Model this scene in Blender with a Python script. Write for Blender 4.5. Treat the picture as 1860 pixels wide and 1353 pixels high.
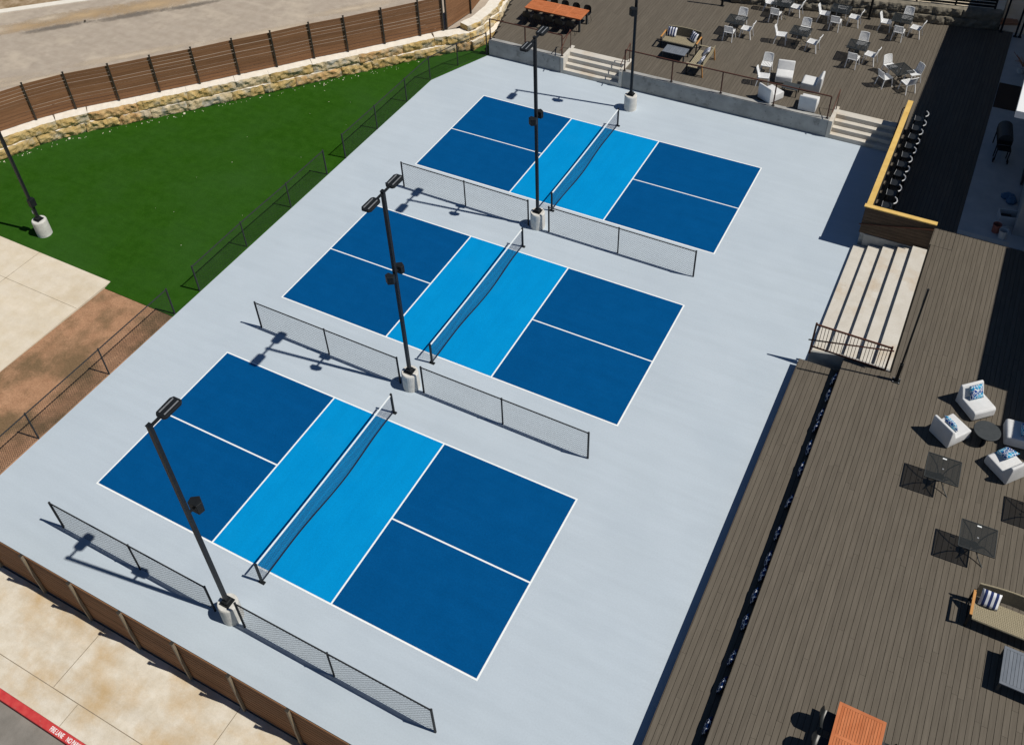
import bpy, bmesh, math, random
from mathutils import Vector, Matrix
R = math.radians
random.seed(7)
S = bpy.context.scene
for o in list(bpy.data.objects): bpy.data.objects.remove(o)
C = S.collection

# ------------------------------------------------------------------ camera
CAM = (20.0666, -9.1378, 24.3182); YAW, PITCH, ROLL, FPX = 2.083, -0.7243, -0.0404, 1746.55
f_ = Vector((math.cos(PITCH)*math.cos(YAW), math.cos(PITCH)*math.sin(YAW), math.sin(PITCH)))
r_ = Vector((math.sin(YAW), -math.cos(YAW), 0)); u_ = r_.cross(f_)
r2 = math.cos(ROLL)*r_ + math.sin(ROLL)*u_; u2 = -math.sin(ROLL)*r_ + math.cos(ROLL)*u_
cam = bpy.data.cameras.new('camera'); cam_o = bpy.data.objects.new('camera', cam); C.objects.link(cam_o)
M4 = Matrix((r2, u2, -f_)).transposed().to_4x4(); M4.translation = CAM
cam_o.matrix_world = M4
cam.sensor_width = 36; cam.lens = FPX/1860*36; cam.shift_y = -210.3/1860; cam.clip_end = 2000
S.camera = cam_o

# ------------------------------------------------------------------ light
SUN = Vector((0.668, 0.096, 1.0)).normalized()
w = bpy.data.worlds.new('World'); S.world = w; w.use_nodes = True
nt = w.node_tree; bg = nt.nodes['Background']
sky = nt.nodes.new('ShaderNodeTexSky'); sky.sky_type = 'NISHITA'; sky.sun_disc = False
sky.sun_elevation = math.asin(SUN.z); sky.sun_rotation = math.atan2(SUN.x, SUN.y); sky.air_density = 1.0; sky.dust_density = 0.0; sky.ozone_density = 6.0
nt.links.new(sky.outputs[0], bg.inputs[0]); bg.inputs[1].default_value = 0.05
sl = bpy.data.lights.new('sun', 'SUN'); sl.energy = 5.0; sl.angle = R(0.5); sl.color = (1.0, 0.95, 0.86)
so = bpy.data.objects.new('sun', sl); C.objects.link(so); so.rotation_euler = SUN.to_track_quat('Z', 'Y').to_euler()
so.location = (0, 0, 60)
S.view_settings.view_transform = 'Standard'; S.view_settings.look = 'None'; S.view_settings.gamma = 1
S.view_settings.exposure = -0.30; S.view_settings.use_curve_mapping = False

# ------------------------------------------------------------------ materials
def lin(c): return tuple(x/12.92 if x <= .04045 else ((x+.055)/1.055)**2.4 for x in c)
def rgb(r, g, b): return lin((r/255, g/255, b/255))
def mat(name, c1, c2=None, scale=6, detail=6, rough=.8, bump=0, bscale=60, rand=0, alpha=1, metal=0, spec=.3, coord='Object', c3=None, s3=1, t3=(.55, .7), stretch=None, lo=.35, hi=.65, grain=None, streak=None):
    m = bpy.data.materials.new(name); m.use_nodes = True; t = m.node_tree; N = t.nodes; L = t.links
    b = N['Principled BSDF']; b.inputs['Roughness'].default_value = rough; b.inputs['Metallic'].default_value = metal
    b.inputs['Specular IOR Level'].default_value = spec
    tc = N.new('ShaderNodeTexCoord')
    if coord == 'World':
        ge = N.new('ShaderNodeNewGeometry'); o2 = N.new('ShaderNodeObjectInfo'); va = N.new('ShaderNodeVectorMath'); va.operation = 'MULTIPLY_ADD'
        L.new(o2.outputs['Random'], va.inputs[0]); va.inputs[1].default_value = (37, 37, 37); L.new(ge.outputs['Position'], va.inputs[2]); src = va.outputs[0]
    else: src = tc.outputs[coord]
    if stretch:
        mp = N.new('ShaderNodeMapping'); mp.inputs['Scale'].default_value = stretch; L.new(src, mp.inputs[0]); src = mp.outputs[0]
    oi = N.new('ShaderNodeObjectInfo')
    def noise(sc, dt=5, r=.6):
        n = N.new('ShaderNodeTexNoise'); n.inputs['Scale'].default_value = sc; n.inputs['Detail'].default_value = dt; n.inputs['Roughness'].default_value = r
        L.new(src, n.inputs['Vector']); return n
    def ramp(fac, a, z):
        q = N.new('ShaderNodeMapRange'); q.inputs[1].default_value = a; q.inputs[2].default_value = z; L.new(fac, q.inputs[0]); return q.outputs[0]
    def mix(fac, a, z):
        q = N.new('ShaderNodeMix'); q.data_type = 'RGBA'
        if isinstance(fac, float): q.inputs[0].default_value = fac
        else: L.new(fac, q.inputs[0])
        for i, v in ((6, a), (7, z)):
            if isinstance(v, tuple): q.inputs[i].default_value = (*v[:3], 1)
            else: L.new(v, q.inputs[i])
        return q.outputs[2]
    col = c1
    if c2: col = mix(ramp(noise(scale, detail).outputs['Fac'], lo, hi), c1, c2)
    if c3: col = mix(ramp(noise(s3, 6).outputs['Fac'], *t3), col, c3)
    if rand:
        h = N.new('ShaderNodeHueSaturation'); q = N.new('ShaderNodeMapRange'); q.inputs[3].default_value = 1-rand; q.inputs[4].default_value = 1+rand
        L.new(oi.outputs['Random'], q.inputs[0]); L.new(q.outputs[0], h.inputs['Value'])
        if isinstance(col, tuple): h.inputs['Color'].default_value = (*col, 1)
        else: L.new(col, h.inputs['Color'])
        col = h.outputs[0]
    def valmul(col, fac, amt):
        h = N.new('ShaderNodeHueSaturation'); q = N.new('ShaderNodeMapRange'); q.inputs[1].default_value = .3; q.inputs[2].default_value = .7; q.inputs[3].default_value = 1-amt; q.inputs[4].default_value = 1+amt
        L.new(fac, q.inputs[0]); L.new(q.outputs[0], h.inputs['Value'])
        if isinstance(col, tuple): h.inputs['Color'].default_value = (*col, 1)
        else: L.new(col, h.inputs['Color'])
        return h.outputs[0]
    if grain: col = valmul(col, noise(grain[0], 3, .7).outputs['Fac'], grain[1])
    if streak:
        ms = N.new('ShaderNodeMapping'); ms.inputs['Scale'].default_value = streak[0]; ms.inputs['Rotation'].default_value = (0, 0, R(streak[2])); L.new(src, ms.inputs[0])
        ns = N.new('ShaderNodeTexNoise'); ns.inputs['Scale'].default_value = 1; ns.inputs['Detail'].default_value = 7; ns.inputs['Roughness'].default_value = .65; L.new(ms.outputs[0], ns.inputs['Vector']); col = valmul(col, ns.outputs['Fac'], streak[1])
    if isinstance(col, tuple): b.inputs['Base Color'].default_value = (*col, 1)
    else: L.new(col, b.inputs['Base Color'])
    if bump:
        bp = N.new('ShaderNodeBump'); bp.inputs['Strength'].default_value = bump; bp.inputs['Distance'].default_value = .02
        L.new(noise(bscale, 4).outputs['Fac'], bp.inputs['Height']); L.new(bp.outputs[0], b.inputs['Normal'])
    if alpha < 1: b.inputs['Alpha'].default_value = alpha
    return m
K = {}
K['court'] = mat('court_grey', (.455, .522, .586), (.477, .545, .611), .6, 9, .9, .15, 90, c3=(.440, .507, .574), s3=.28, t3=(.48, .72), spec=.05, grain=(22, .045), streak=((.25, 3.0, 1), .035, 8))
K['dark_blue'] = mat('court_dark_blue', (.0005, .070, .222), (.001, .076, .238), 1.6, 9, .9, .15, 90, spec=.03, grain=(22, .10), streak=((.3, 3.0, 1), .05, 5))
K['light_blue'] = mat('court_light_blue', (.0005, .245, .575), (.001, .262, .600), 1.0, 9, .9, .15, 90, c3=(.004, .27, .60), s3=.35, t3=(.55, .8), spec=.03, grain=(22, .07), streak=((3.0, .3, 1), .045, 4))
K['line'] = mat('line_white', (.80, .84, .84), (.88, .90, .90), 8, 4, .8)
K['turf'] = mat('turf_green', (.022, .078, .006), (.030, .096, .009), 2.5, 10, .95, .8, 140, c3=(.034, .098, .017), s3=.26, t3=(.42, .75), spec=0, grain=(38, .20), streak=((.5, 4.5, 1), .07, 35))
K['concrete'] = mat('concrete_pale', (.60, .53, .42), (.70, .645, .55), 2.4, 10, .9, .25, 60, c3=(.53, .39, .225), s3=.75, t3=(.45, .70), spec=.05, grain=(26, .06), streak=((.35, 2.2, 1), .07, 10))
K['slab'] = mat('concrete_slab', (.64, .555, .425), (.70, .625, .51), 2.0, 9, .9, .2, 60, c3=(.52, .42, .28), s3=.6, t3=(.52, .85), spec=.05, grain=(26, .05), streak=((.4, 2.0, 1), .05, 40))
K['wallcon'] = mat('concrete_wall', (.28, .28, .27), (.40, .40, .385), 1.5, 9, .9, .3, 40, c3=(.22, .22, .21), s3=2.5, t3=(.58, .7), spec=.15)
K['stair'] = mat('concrete_stair', (.55, .515, .455), (.61, .58, .525), 2, 8, .9, .2, 60, c3=(.50, .40, .29), s3=.9, t3=(.52, .78), spec=.05, grain=(20, .06))
K['pedestal'] = mat('concrete_pedestal', (.55, .54, .51), (.68, .67, .63), 5, 8, .9, .3, 40, c3=(.30, .30, .29), s3=3, t3=(.6, .72), spec=.15)
K['patio'] = mat('concrete_patio', (.40, .41, .41), (.48, .49, .48), 1.5, 8, .85, .2, 50)
K['dirt'] = mat('dirt_red', (.35, .195, .112), (.45, .26, .155), 1.6, 10, 1, .8, 25, c3=(.19, .125, .07), s3=.55, t3=(.45, .60), spec=.03, grain=(16, .20))
K['scrub'] = mat('dirt_scrub', (.22, .15, .08), (.42, .32, .22), 2.5, 10, 1, .8, 12, spec=.05)
K['asphalt'] = mat('asphalt_pale', (.385, .325, .265), (.435, .375, .31), 2.2, 11, .95, .5, 40, c3=(.50, .43, .345), s3=.55, t3=(.5, .72), spec=.05, grain=(24, .07), streak=((.3, 2.5, 1), .07, -47))
K['asphalt_dark'] = mat('asphalt_grey', (.20, .185, .165), (.27, .25, .225), 1.5, 10, .95, .4, 40, spec=.1)
K['kerb_white'] = mat('kerb_white', (.74, .69, .61), (.80, .76, .68), 2, 6, .9)
K['red'] = mat('kerb_red', (.50, .035, .040), (.60, .07, .065), 6, 8, .8, c3=(.45, .22, .18), s3=5, t3=(.62, .8))
K['deck'] = mat('deck_board', (.112, .096, .076), (.132, .114, .091), 3, 6, .85, .15, 30, rand=.062, grain=(3, .05), stretch=(6, .35, 6), spec=.2, coord='World')
K['fascia'] = mat('deck_fascia', (.07, .055, .04), (.09, .07, .055), 3, 6, .85)
K['dark'] = mat('gap_shade', (.03, .028, .025), None, rough=1)  # near-black stands in for shade seen through board and slat gaps
K['fence'] = mat('fence_slat', (.200, .098, .047), (.250, .130, .066), 2, 6, .75, .15, 30, rand=.10, spec=.2, coord='World', stretch=(.5, .5, 8))
K['post'] = mat('post_bronze', (.045, .038, .030), (.06, .05, .04), 5, 3, .5, metal=.3)
K['post_pale'] = mat('post_tan', (.20, .165, .115), (.24, .20, .15), 5, 3, .6)  # plain tan post colour of the south fence
K['black'] = mat('metal_black', (.008, .010, .012), (.012, .014, .016), 8, 3, .55, metal=0, spec=.25)
K['chain'] = mat('chainlink_black', (.022, .024, .027), None, rough=.6)
K['pole'] = mat('pole_black', (.009, .011, .014), (.014, .016, .019), 6, 3, .5, metal=0, spec=.3)
K['led'] = mat('led_strip', (.32, .33, .34), (.42, .43, .44), 40, 2, .4, metal=.5)
K['rail'] = mat('rail_rust', (.075, .028, .018), (.10, .038, .024), 6, 4, .55, metal=.2)
K['net'] = mat('net_mesh', (.012, .03, .08), None, rough=.7)
K['netband'] = mat('net_band', (.012, .016, .03), None, rough=.8)
K['lumber'] = mat('lumber_yellow', (.62, .40, .11), (.72, .49, .16), 2, 8, .75, .2, 20, rand=.04, c3=(.48, .27, .07), s3=2.6, t3=(.6, .75), coord='World')
K['barslat'] = mat('bar_slat', (.060, .040, .026), (.085, .056, .036), 3, 6, .75, rand=.12, coord='World')
K['white'] = mat('plastic_white', (.82, .83, .84), None, rough=.45, spec=.4)
K['fabric'] = mat('fabric_white', (.62, .625, .63), (.68, .685, .69), 5, 6, .95, .3, 120, spec=.1)
K['mesh_top'] = mat('mesh_steel', (.022, .026, .028), None, rough=.5, alpha=.58)
K['mesh_solid'] = mat('mesh_steel_solid', (.03, .034, .036), (.045, .05, .052), 30, 3, .5)
K['charcoal'] = mat('charcoal_top', (.040, .046, .050), (.052, .058, .062), 12, 3, .6)
K['greywood'] = mat('grey_wood', (.135, .155, .185), (.165, .185, .215), 3, 5, .75, rand=.06, coord='World')
K['orange'] = mat('orange_wood', (.46, .135, .045), (.56, .19, .075), 2, 6, .6, rand=.09, coord='World')
K['teak'] = mat('teak_arm', (.47, .22, .06), (.56, .28, .09), 4, 6, .6)
K['wicker'] = mat('wicker', (.30, .26, .17), (.38, .33, .23), 40, 3, .85, .5, 80)
K['wicker_dark'] = mat('wicker_dark', (.07, .062, .045), (.10, .088, .065), 40, 3, .85, .5, 80)
K['shell'] = mat('shell_black', (.012, .014, .016), None, rough=.4, spec=.5)
K['shellgrey'] = mat('shell_grey', (.10, .12, .12), None, rough=.45, spec=.4)
K['chrome'] = mat('bright_tube', (.62, .63, .64), None, rough=.35, metal=.4)
K['stone'] = mat('limestone', (.53, .375, .165), (.66, .53, .315), 1.8, 9, .95, .9, 14, rand=.10, c3=(.42, .40, .35), s3=1.1, t3=(.56, .66), spec=.05, coord='Generated')
for nm_, a_, b_, c_ in (('stone_in', (.47, .315, .115), (.60, .45, .215), (.46, .40, .29)), ('stone_g', (.46, .36, .20), (.58, .48, .33), (.40, .38, .33)), ('stone_o', (.50, .29, .125), (.61, .43, .21), (.48, .40, .29))):
    K[nm_] = mat('limestone_'+nm_[-1], a_, b_, 3.0, 11, .95, 1.0, 16, rand=.12, c3=c_, s3=1.3, t3=(.52, .62), spec=.03, coord='World')
K['stone_sunlit'] = mat('limestone_sunlit', (.76, .70, .60), (.82, .78, .70), 4, 8, .9, .3, 30)  # sun on the block tops put into a paler stone colour
K['stone_shaded'] = mat('stone_shade', (.16, .145, .115), (.24, .215, .17), 3, 9, .95, .8, 16, rand=.1)  # stone colour darkened for the shade on the far wall
K['pebble'] = mat('limestone_chip', (.70, .62, .46), (.78, .72, .60), 8, 4, .9)
K['roof'] = mat('roof_white', (.78, .79, .80), None, rough=.7)
K['plaster'] = mat('building_wall', (.30, .31, .32), (.36, .37, .38), 2, 6, .85)
K['bucket_white'] = mat('bucket_white', (.55, .56, .56), None, rough=.5)
K['bucket_red'] = mat('bucket_red', (.34, .12, .09), None, rough=.6)
K['blue_tarp'] = mat('blue_tarp', (.05, .12, .22), (.10, .20, .32), 6, 5, .7)
K['dark_mat'] = mat('doormat', (.05, .032, .022), (.065, .042, .03), 20, 3, .95)
K['rustwood'] = mat('lumber_brown', (.38, .19, .11), (.46, .25, .15), 5, 5, .8)

def stripe_mat():
    m = bpy.data.materials.new('pillow_stripe'); m.use_nodes = True; t = m.node_tree; N = t.nodes; L = t.links; b = N['Principled BSDF']; b.inputs['Roughness'].default_value = .95
    tc = N.new('ShaderNodeTexCoord'); sx = N.new('ShaderNodeSeparateXYZ'); L.new(tc.outputs['Generated'], sx.inputs[0])
    mu = N.new('ShaderNodeMath'); mu.operation = 'MULTIPLY'; mu.inputs[1].default_value = 3.5; L.new(sx.outputs[0], mu.inputs[0])
    fr = N.new('ShaderNodeMath'); fr.operation = 'FRACT'; L.new(mu.outputs[0], fr.inputs[0])
    gt = N.new('ShaderNodeMath'); gt.operation = 'GREATER_THAN'; gt.inputs[1].default_value = .48; L.new(fr.outputs[0], gt.inputs[0])
    mx = N.new('ShaderNodeMix'); mx.data_type = 'RGBA'; mx.inputs[6].default_value = (.74, .75, .78, 1); mx.inputs[7].default_value = (.012, .028, .12, 1)
    L.new(gt.outputs[0], mx.inputs[0]); L.new(mx.outputs[2], b.inputs['Base Color']); return m
def ikat_mat(lo=(.012, .05, .26, 1), hi=(.05, .40, .62, 1), wh=(.76, .80, .82, 1), lim=.055):
    m = bpy.data.materials.new('pillow_pattern'); m.use_nodes = True; t = m.node_tree; N = t.nodes; L = t.links; b = N['Principled BSDF']; b.inputs['Roughness'].default_value = 1; b.inputs['Specular IOR Level'].default_value = .05
    tc = N.new('ShaderNodeTexCoord'); v = N.new('ShaderNodeTexVoronoi'); v.feature = 'DISTANCE_TO_EDGE'; v.inputs['Scale'].default_value = 9
    L.new(tc.outputs['Object'], v.inputs['Vector'])
    n = N.new('ShaderNodeTexNoise'); n.inputs['Scale'].default_value = 3.5; L.new(tc.outputs['Object'], n.inputs['Vector'])
    cr = N.new('ShaderNodeValToRGB'); cr.color_ramp.elements[0].position = .42; cr.color_ramp.elements[0].color = lo
    cr.color_ramp.elements[1].position = .62; cr.color_ramp.elements[1].color = hi; L.new(n.outputs['Fac'], cr.inputs[0])
    lt = N.new('ShaderNodeMath'); lt.operation = 'LESS_THAN'; lt.inputs[1].default_value = lim; L.new(v.outputs['Distance'], lt.inputs[0])
    mx = N.new('ShaderNodeMix'); mx.data_type = 'RGBA'; mx.inputs[7].default_value = wh
    L.new(lt.outputs[0], mx.inputs[0]); L.new(cr.outputs[0], mx.inputs[6]); L.new(mx.outputs[2], b.inputs['Base Color']); return m
K['stripe'] = stripe_mat(); K['ikat'] = ikat_mat(); K['ikat_navy'] = ikat_mat((.006, .014, .07, 1), (.012, .05, .16, 1), (.82, .85, .88, 1), .055)

def stain_mat(name, c, strength, sc=2.5):
    m = bpy.data.materials.new(name); m.use_nodes = True; t = m.node_tree; N = t.nodes; L = t.links; b = N['Principled BSDF']; b.inputs['Roughness'].default_value = .95
    b.inputs['Base Color'].default_value = (*c, 1); b.inputs['Specular IOR Level'].default_value = 0
    tc = N.new('ShaderNodeTexCoord'); mp = N.new('ShaderNodeMapping'); mp.inputs['Location'].default_value = (-1, -1, 0); mp.inputs['Scale'].default_value = (2, 2, 0)
    L.new(tc.outputs['Generated'], mp.inputs[0]); ln = N.new('ShaderNodeVectorMath'); ln.operation = 'LENGTH'; L.new(mp.outputs[0], ln.inputs[0])
    ge = N.new('ShaderNodeNewGeometry'); n = N.new('ShaderNodeTexNoise'); n.inputs['Scale'].default_value = sc; n.inputs['Detail'].default_value = 9; n.inputs['Roughness'].default_value = .65; L.new(ge.outputs['Position'], n.inputs['Vector'])
    a = N.new('ShaderNodeMath'); a.operation = 'MULTIPLY_ADD'; a.inputs[1].default_value = -1; a.inputs[2].default_value = .45; L.new(ln.outputs['Value'], a.inputs[0])
    s = N.new('ShaderNodeMath'); s.operation = 'ADD'; L.new(a.outputs[0], s.inputs[0]); L.new(n.outputs['Fac'], s.inputs[1])
    r = N.new('ShaderNodeMapRange'); r.inputs[1].default_value = .05; r.inputs[2].default_value = .85; r.inputs[4].default_value = strength; L.new(s.outputs[0], r.inputs[0]); L.new(r.outputs[0], b.inputs['Alpha']); return m
K['silt_tan'] = stain_mat('silt_tan', (.52, .38, .23), .85); K['silt_pale'] = stain_mat('silt_pale', (.62, .52, .40), .8); K['silt_dark'] = stain_mat('silt_dark', (.20, .175, .15), .8, 3.5)
K['stain_rust'] = stain_mat('stain_rust', (.50, .38, .22), .34, 4.5); K['scuff'] = stain_mat('court_scuff', (.55, .62, .68), .30, 1.4); K['scuff_dark'] = stain_mat('court_grime', (.34, .41, .47), .30, 1.2); K['scuff_blue'] = stain_mat('court_chalk', (.12, .33, .55), .35, 2.2)
K['joint'] = mat('joint_dirt', (.20, .16, .11), (.30, .25, .18), 4, 5, .95)

# ------------------------------------------------------------------ helpers
class MB:
    def __init__(s): s.v = []; s.f = []
    def box(s, x0, x1, y0, y1, z0, z1):
        n = len(s.v); s.v += [(x0,y0,z0),(x1,y0,z0),(x1,y1,z0),(x0,y1,z0),(x0,y0,z1),(x1,y0,z1),(x1,y1,z1),(x0,y1,z1)]
        s.f += [tuple(n+i for i in q) for q in ((3,2,1,0),(4,5,6,7),(0,1,5,4),(1,2,6,5),(2,3,7,6),(3,0,4,7))]; return s
    def bar(s, a, b, w, h=None, up=(0,0,1), sides=0):
        """square bar (or tube with `sides`) from a to b"""
        a = Vector(a); b = Vector(b); d = (b-a).normalized(); h = h or w
        u = Vector(up)
        if abs(d.dot(u)) > .98: u = Vector((1,0,0))
        x = d.cross(u).normalized(); y = x.cross(d).normalized(); n = len(s.v)
        k = sides or 4
        offs = [(x*math.cos(2*math.pi*i/k)*w/2 + y*math.sin(2*math.pi*i/k)*h/2) for i in range(k)] if sides else [x*w/2*p+y*h/2*q for p, q in ((-1,-1),(1,-1),(1,1),(-1,1))]
        s.v += [tuple(a+o) for o in offs] + [tuple(b+o) for o in offs]
        for i in range(k): s.f.append((n+i, n+(i+1)%k, n+k+(i+1)%k, n+k+i))
        s.f.append(tuple(n+i for i in reversed(range(k)))); s.f.append(tuple(n+k+i for i in range(k))); return s
    def tube(s, pts, r, k=6):
        pts = [Vector(p) for p in pts]; n0 = len(s.v); m = len(pts)
        for i, p in enumerate(pts):
            d = (pts[min(i+1, m-1)]-pts[max(i-1, 0)]).normalized(); u = Vector((0,0,1)) if abs(d.z) < .95 else Vector((1,0,0))
            x = d.cross(u).normalized(); y = x.cross(d)
            s.v += [tuple(p + r*(x*math.cos(2*math.pi*j/k)+y*math.sin(2*math.pi*j/k))) for j in range(k)]
        for i in range(m-1):
            for j in range(k): s.f.append((n0+i*k+j, n0+i*k+(j+1)%k, n0+(i+1)*k+(j+1)%k, n0+(i+1)*k+j))
        s.f.append(tuple(n0+j for j in reversed(range(k)))); s.f.append(tuple(n0+(m-1)*k+j for j in range(k))); return s
    def lathe(s, prof, cx=0, cy=0, k=24):
        n0 = len(s.v)
        for r, z in prof: s.v += [(cx+r*math.cos(2*math.pi*j/k), cy+r*math.sin(2*math.pi*j/k), z) for j in range(k)]
        for i in range(len(prof)-1):
            for j in range(k): s.f.append((n0+i*k+j, n0+i*k+(j+1)%k, n0+(i+1)*k+(j+1)%k, n0+(i+1)*k+j))
        s.f.append(tuple(n0+j for j in reversed(range(k)))); e = n0+(len(prof)-1)*k; s.f.append(tuple(e+j for j in range(k))); return s
    def poly(s, pts, z0, z1):
        """prism over a ccw polygon"""
        n = len(s.v); k = len(pts); s.v += [(x, y, z0) for x, y in pts] + [(x, y, z1) for x, y in pts]
        s.f.append(tuple(n+i for i in reversed(range(k)))); s.f.append(tuple(n+k+i for i in range(k)))
        for i in range(k): s.f.append((n+i, n+(i+1)%k, n+k+(i+1)%k, n+k+i))
        return s
    def sheet(s, pts, z):
        n = len(s.v); s.v += [(x, y, z) for x, y in pts]; s.f.append(tuple(range(n, n+len(pts)))); return s
    def extr(s, prof, x0, x1):
        """profile in (y,z), extruded along x"""
        n = len(s.v); k = len(prof); s.v += [(x0, y, z) for y, z in prof] + [(x1, y, z) for y, z in prof]
        s.f.append(tuple(n+i for i in range(k))); s.f.append(tuple(n+k+i for i in reversed(range(k))))
        for i in range(k): s.f.append((n+i, n+k+i, n+k+(i+1)%k, n+(i+1)%k))
        return s
    def mesh(s, name, m, bevel=0, seg=2, smooth=False):
        me = bpy.data.meshes.new(name); me.from_pydata(s.v, [], s.f)
        bm = bmesh.new(); bm.from_mesh(me)
        bmesh.ops.recalc_face_normals(bm, faces=bm.faces)
        if bevel: bmesh.ops.bevel(bm, geom=list(bm.edges), offset=bevel, segments=seg, profile=.5, affect='EDGES', clamp_overlap=True)
        if smooth:
            for f in bm.faces: f.smooth = True
        bm.to_mesh(me); bm.free(); me.materials.append(K[m]); return me
    def obj(s, name, m, parent=None, **k):
        return link(name, s.mesh(name, m, **k), parent)
def link(name, me, parent=None):
    o = bpy.data.objects.new(name, me); C.objects.link(o)
    if parent: o.parent = parent
    return o
def tag(o, label=None, cat=None, group=None, kind=None):
    if label: o['label'] = label
    if cat: o['category'] = cat
    if group: o['group'] = group
    if kind: o['kind'] = kind
    return o
def thing(name, label, cat, loc=(0,0,0), rz=0, group=None):
    o = bpy.data.objects.new(name, None); o.empty_display_size = .2; C.objects.link(o); o.location = loc; o.rotation_euler = (0, 0, rz)
    return tag(o, label, cat, group)
def copy_tree(o, parent=None):
    c = o.copy(); C.objects.link(c); c.parent = parent
    for ch in kids.get(o.name, []): copy_tree(ch, c)
    return c
kids = {}
def proto(o):
    """remember an object's children so that copies need no scene search"""
    kids[o.name] = list(o.children)
    for ch in o.children: proto(ch)
    return o
def place(p, used, loc, rz, label, group=None):
    o = p if not used else copy_tree(p)
    o.location = loc; o.rotation_euler = (0, 0, rz); o['label'] = label
    if group: o['group'] = group
    return o
UNIT = {}
def unit(m):
    """one shared unit box per material (0..1 cube)"""
    if m not in UNIT: UNIT[m] = MB().box(0, 1, 0, 1, 0, 1).mesh('unit_box', m)
    return UNIT[m]
def piece(name, m, parent, x0, x1, y0, y1, z0, z1):
    o = link(name, unit(m), parent); o.location = (x0, y0, z0); o.scale = (x1-x0, y1-y0, z1-z0); return o

# ================================================================== SETTING
D = .80          # upper deck level
def struct(name, o): o.name = name; return tag(o, kind='structure')
FT = .3048; CL, CW, KZ, LW = 44*FT, 20*FT, 7*FT, .0508
COURTS = [(0.0, 0.0), (-.009, 9.110), (.036, 18.283)]

g = MB().sheet([(-300,-300),(300,-300),(300,300),(-300,300)], -.35).obj('ground', 'dirt'); tag(g, kind='structure')
court = MB().poly([(-2.93,-3.24),(19.0,-3.24),(19.0,27.9),(-1.50,27.9),(-2.93,24.5)], -.30, 0).obj('sport_court_slab', 'court'); tag(court, kind='structure')
south = MB().poly([(19.0,-12),(19.0,-3.24),(17.7,-3.24),(17.7,-12)], -.30, -.004).obj('court_apron', 'court', court)
turf = MB().poly([(-18.3,6.94),(-6.39,6.94),(-6.32,6.56),(-2.935,6.56),(-2.935,24.5),(-1.52,27.9),(-1.52,29),(-3.2,29),(-17.6,12.3),(-18,7.0)], -.30, .015).obj('turf_lawn', 'turf'); tag(turf, kind='structure')
# painted courts, sheet over sheet
for i, (ox, oy) in enumerate(COURTS):
    p = thing('painted_court', None, None)
    del_keys = [k for k in p.keys()]
    p.name = 'painted_court'; tag(p, kind='structure'); p.location = (ox, oy, 0)
    m = MB()
    m.sheet([(0,0),(CL,0),(CL,CW),(0,CW)], .004); m.obj('boundary_line', 'line', p)
    a, b = CL/2-KZ, CL/2+KZ; l = LW; h = CW/2
    for nm, x0, x1, y0, y1, mm in [('service_area', l, a, l, h-l/2, 'dark_blue'), ('service_area', l, a, h+l/2, CW-l, 'dark_blue'),
                              ('service_area', b, CL-l, l, h-l/2, 'dark_blue'), ('service_area', b, CL-l, h+l/2, CW-l, 'dark_blue'),
                              ('kitchen_zone', a+l, b-l, l, CW-l, 'light_blue')]:
        MB().sheet([(x0,y0),(x1,y0),(x1,y1),(x0,y1)], .008).obj(nm, mm, p)
# left slab, dirt strip
sl_ = MB().poly([(-30,-14),(-6.47,-14),(-6.47,1.9),(-6.39,6.93),(-30,6.98)], -.30, .018).obj('concrete_driveway', 'slab'); tag(sl_, kind='structure')
jm = MB()
for y in (5.3, 1.6, -2.0): jm.box(-30, -6.45, y-.007, y+.007, .018, .0215)
for x in (-10.2, -14): jm.box(x-.007, x+.007, -14, 6.95, .018, .0215)
jm.obj('control_joint', 'joint', sl_)
dirt = MB().poly([(-6.46,-3.3),(-2.935,-3.3),(-2.935,6.555),(-6.33,6.555),(-6.46,1.9)], -.30, -.006).obj('dirt_strip', 'dirt'); tag(dirt, kind='structure')
# south walk, kerb and street
walk = MB().poly([(-6.46,-5.74),(30,-5.74),(30,-3.245),(-6.46,-3.305)], -.30, -.008).obj('sidewalk', 'concrete'); tag(walk, kind='structure')
jm = MB(); jm.box(-6.4, 17.6, -5.12, -5.10, -.010, -.0062)
for x in (-.9, 3.75, 8.42, 13.1): jm.box(x-.009, x+.009, -5.09, -3.3, -.010, -.0062); jm.box(x+.9, x+.915, -5.73, -5.13, -.010, -.0062)
jm.obj('control_joint', 'joint', walk)
kerb = MB().box(-6.4, 30, -5.955, -5.742, -.30, .002).obj('kerb', 'red', bevel=.02); tag(kerb, kind='structure')
road = MB().poly([(-60,-40),(60,-40),(60,-5.957),(-60,-5.957)], -.30, -.15).obj('street', 'asphalt_dark'); tag(road, kind='structure')
def lettering(txt, size, loc, m, parent, name, rz=0, sx=1):
    cu = bpy.data.curves.new('letters', 'FONT'); cu.body = txt; cu.size = size; cu.extrude = .001; cu.offset = .003
    t = bpy.data.objects.new('letters', cu); C.objects.link(t)
    dg = bpy.context.evaluated_depsgraph_get(); me = bpy.data.meshes.new_from_object(t.evaluated_get(dg))
    bpy.data.objects.remove(t); me.materials.clear(); me.materials.append(K[m])
    o = link(name, me, parent); o.location = loc; o.rotation_euler = (0, 0, rz); o.scale = (sx, 1, 1); return o
for x in (4.50, -1.0, 10.0):
    lettering('FIRE LANE', .165, (x, -5.915, .0045), 'line', kerb, 'painted_letters', sx=.60)
    lettering('NO PARKING', .165, (x+.565, -5.915, .0045), 'line', kerb, 'painted_letters', sx=.60)

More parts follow.
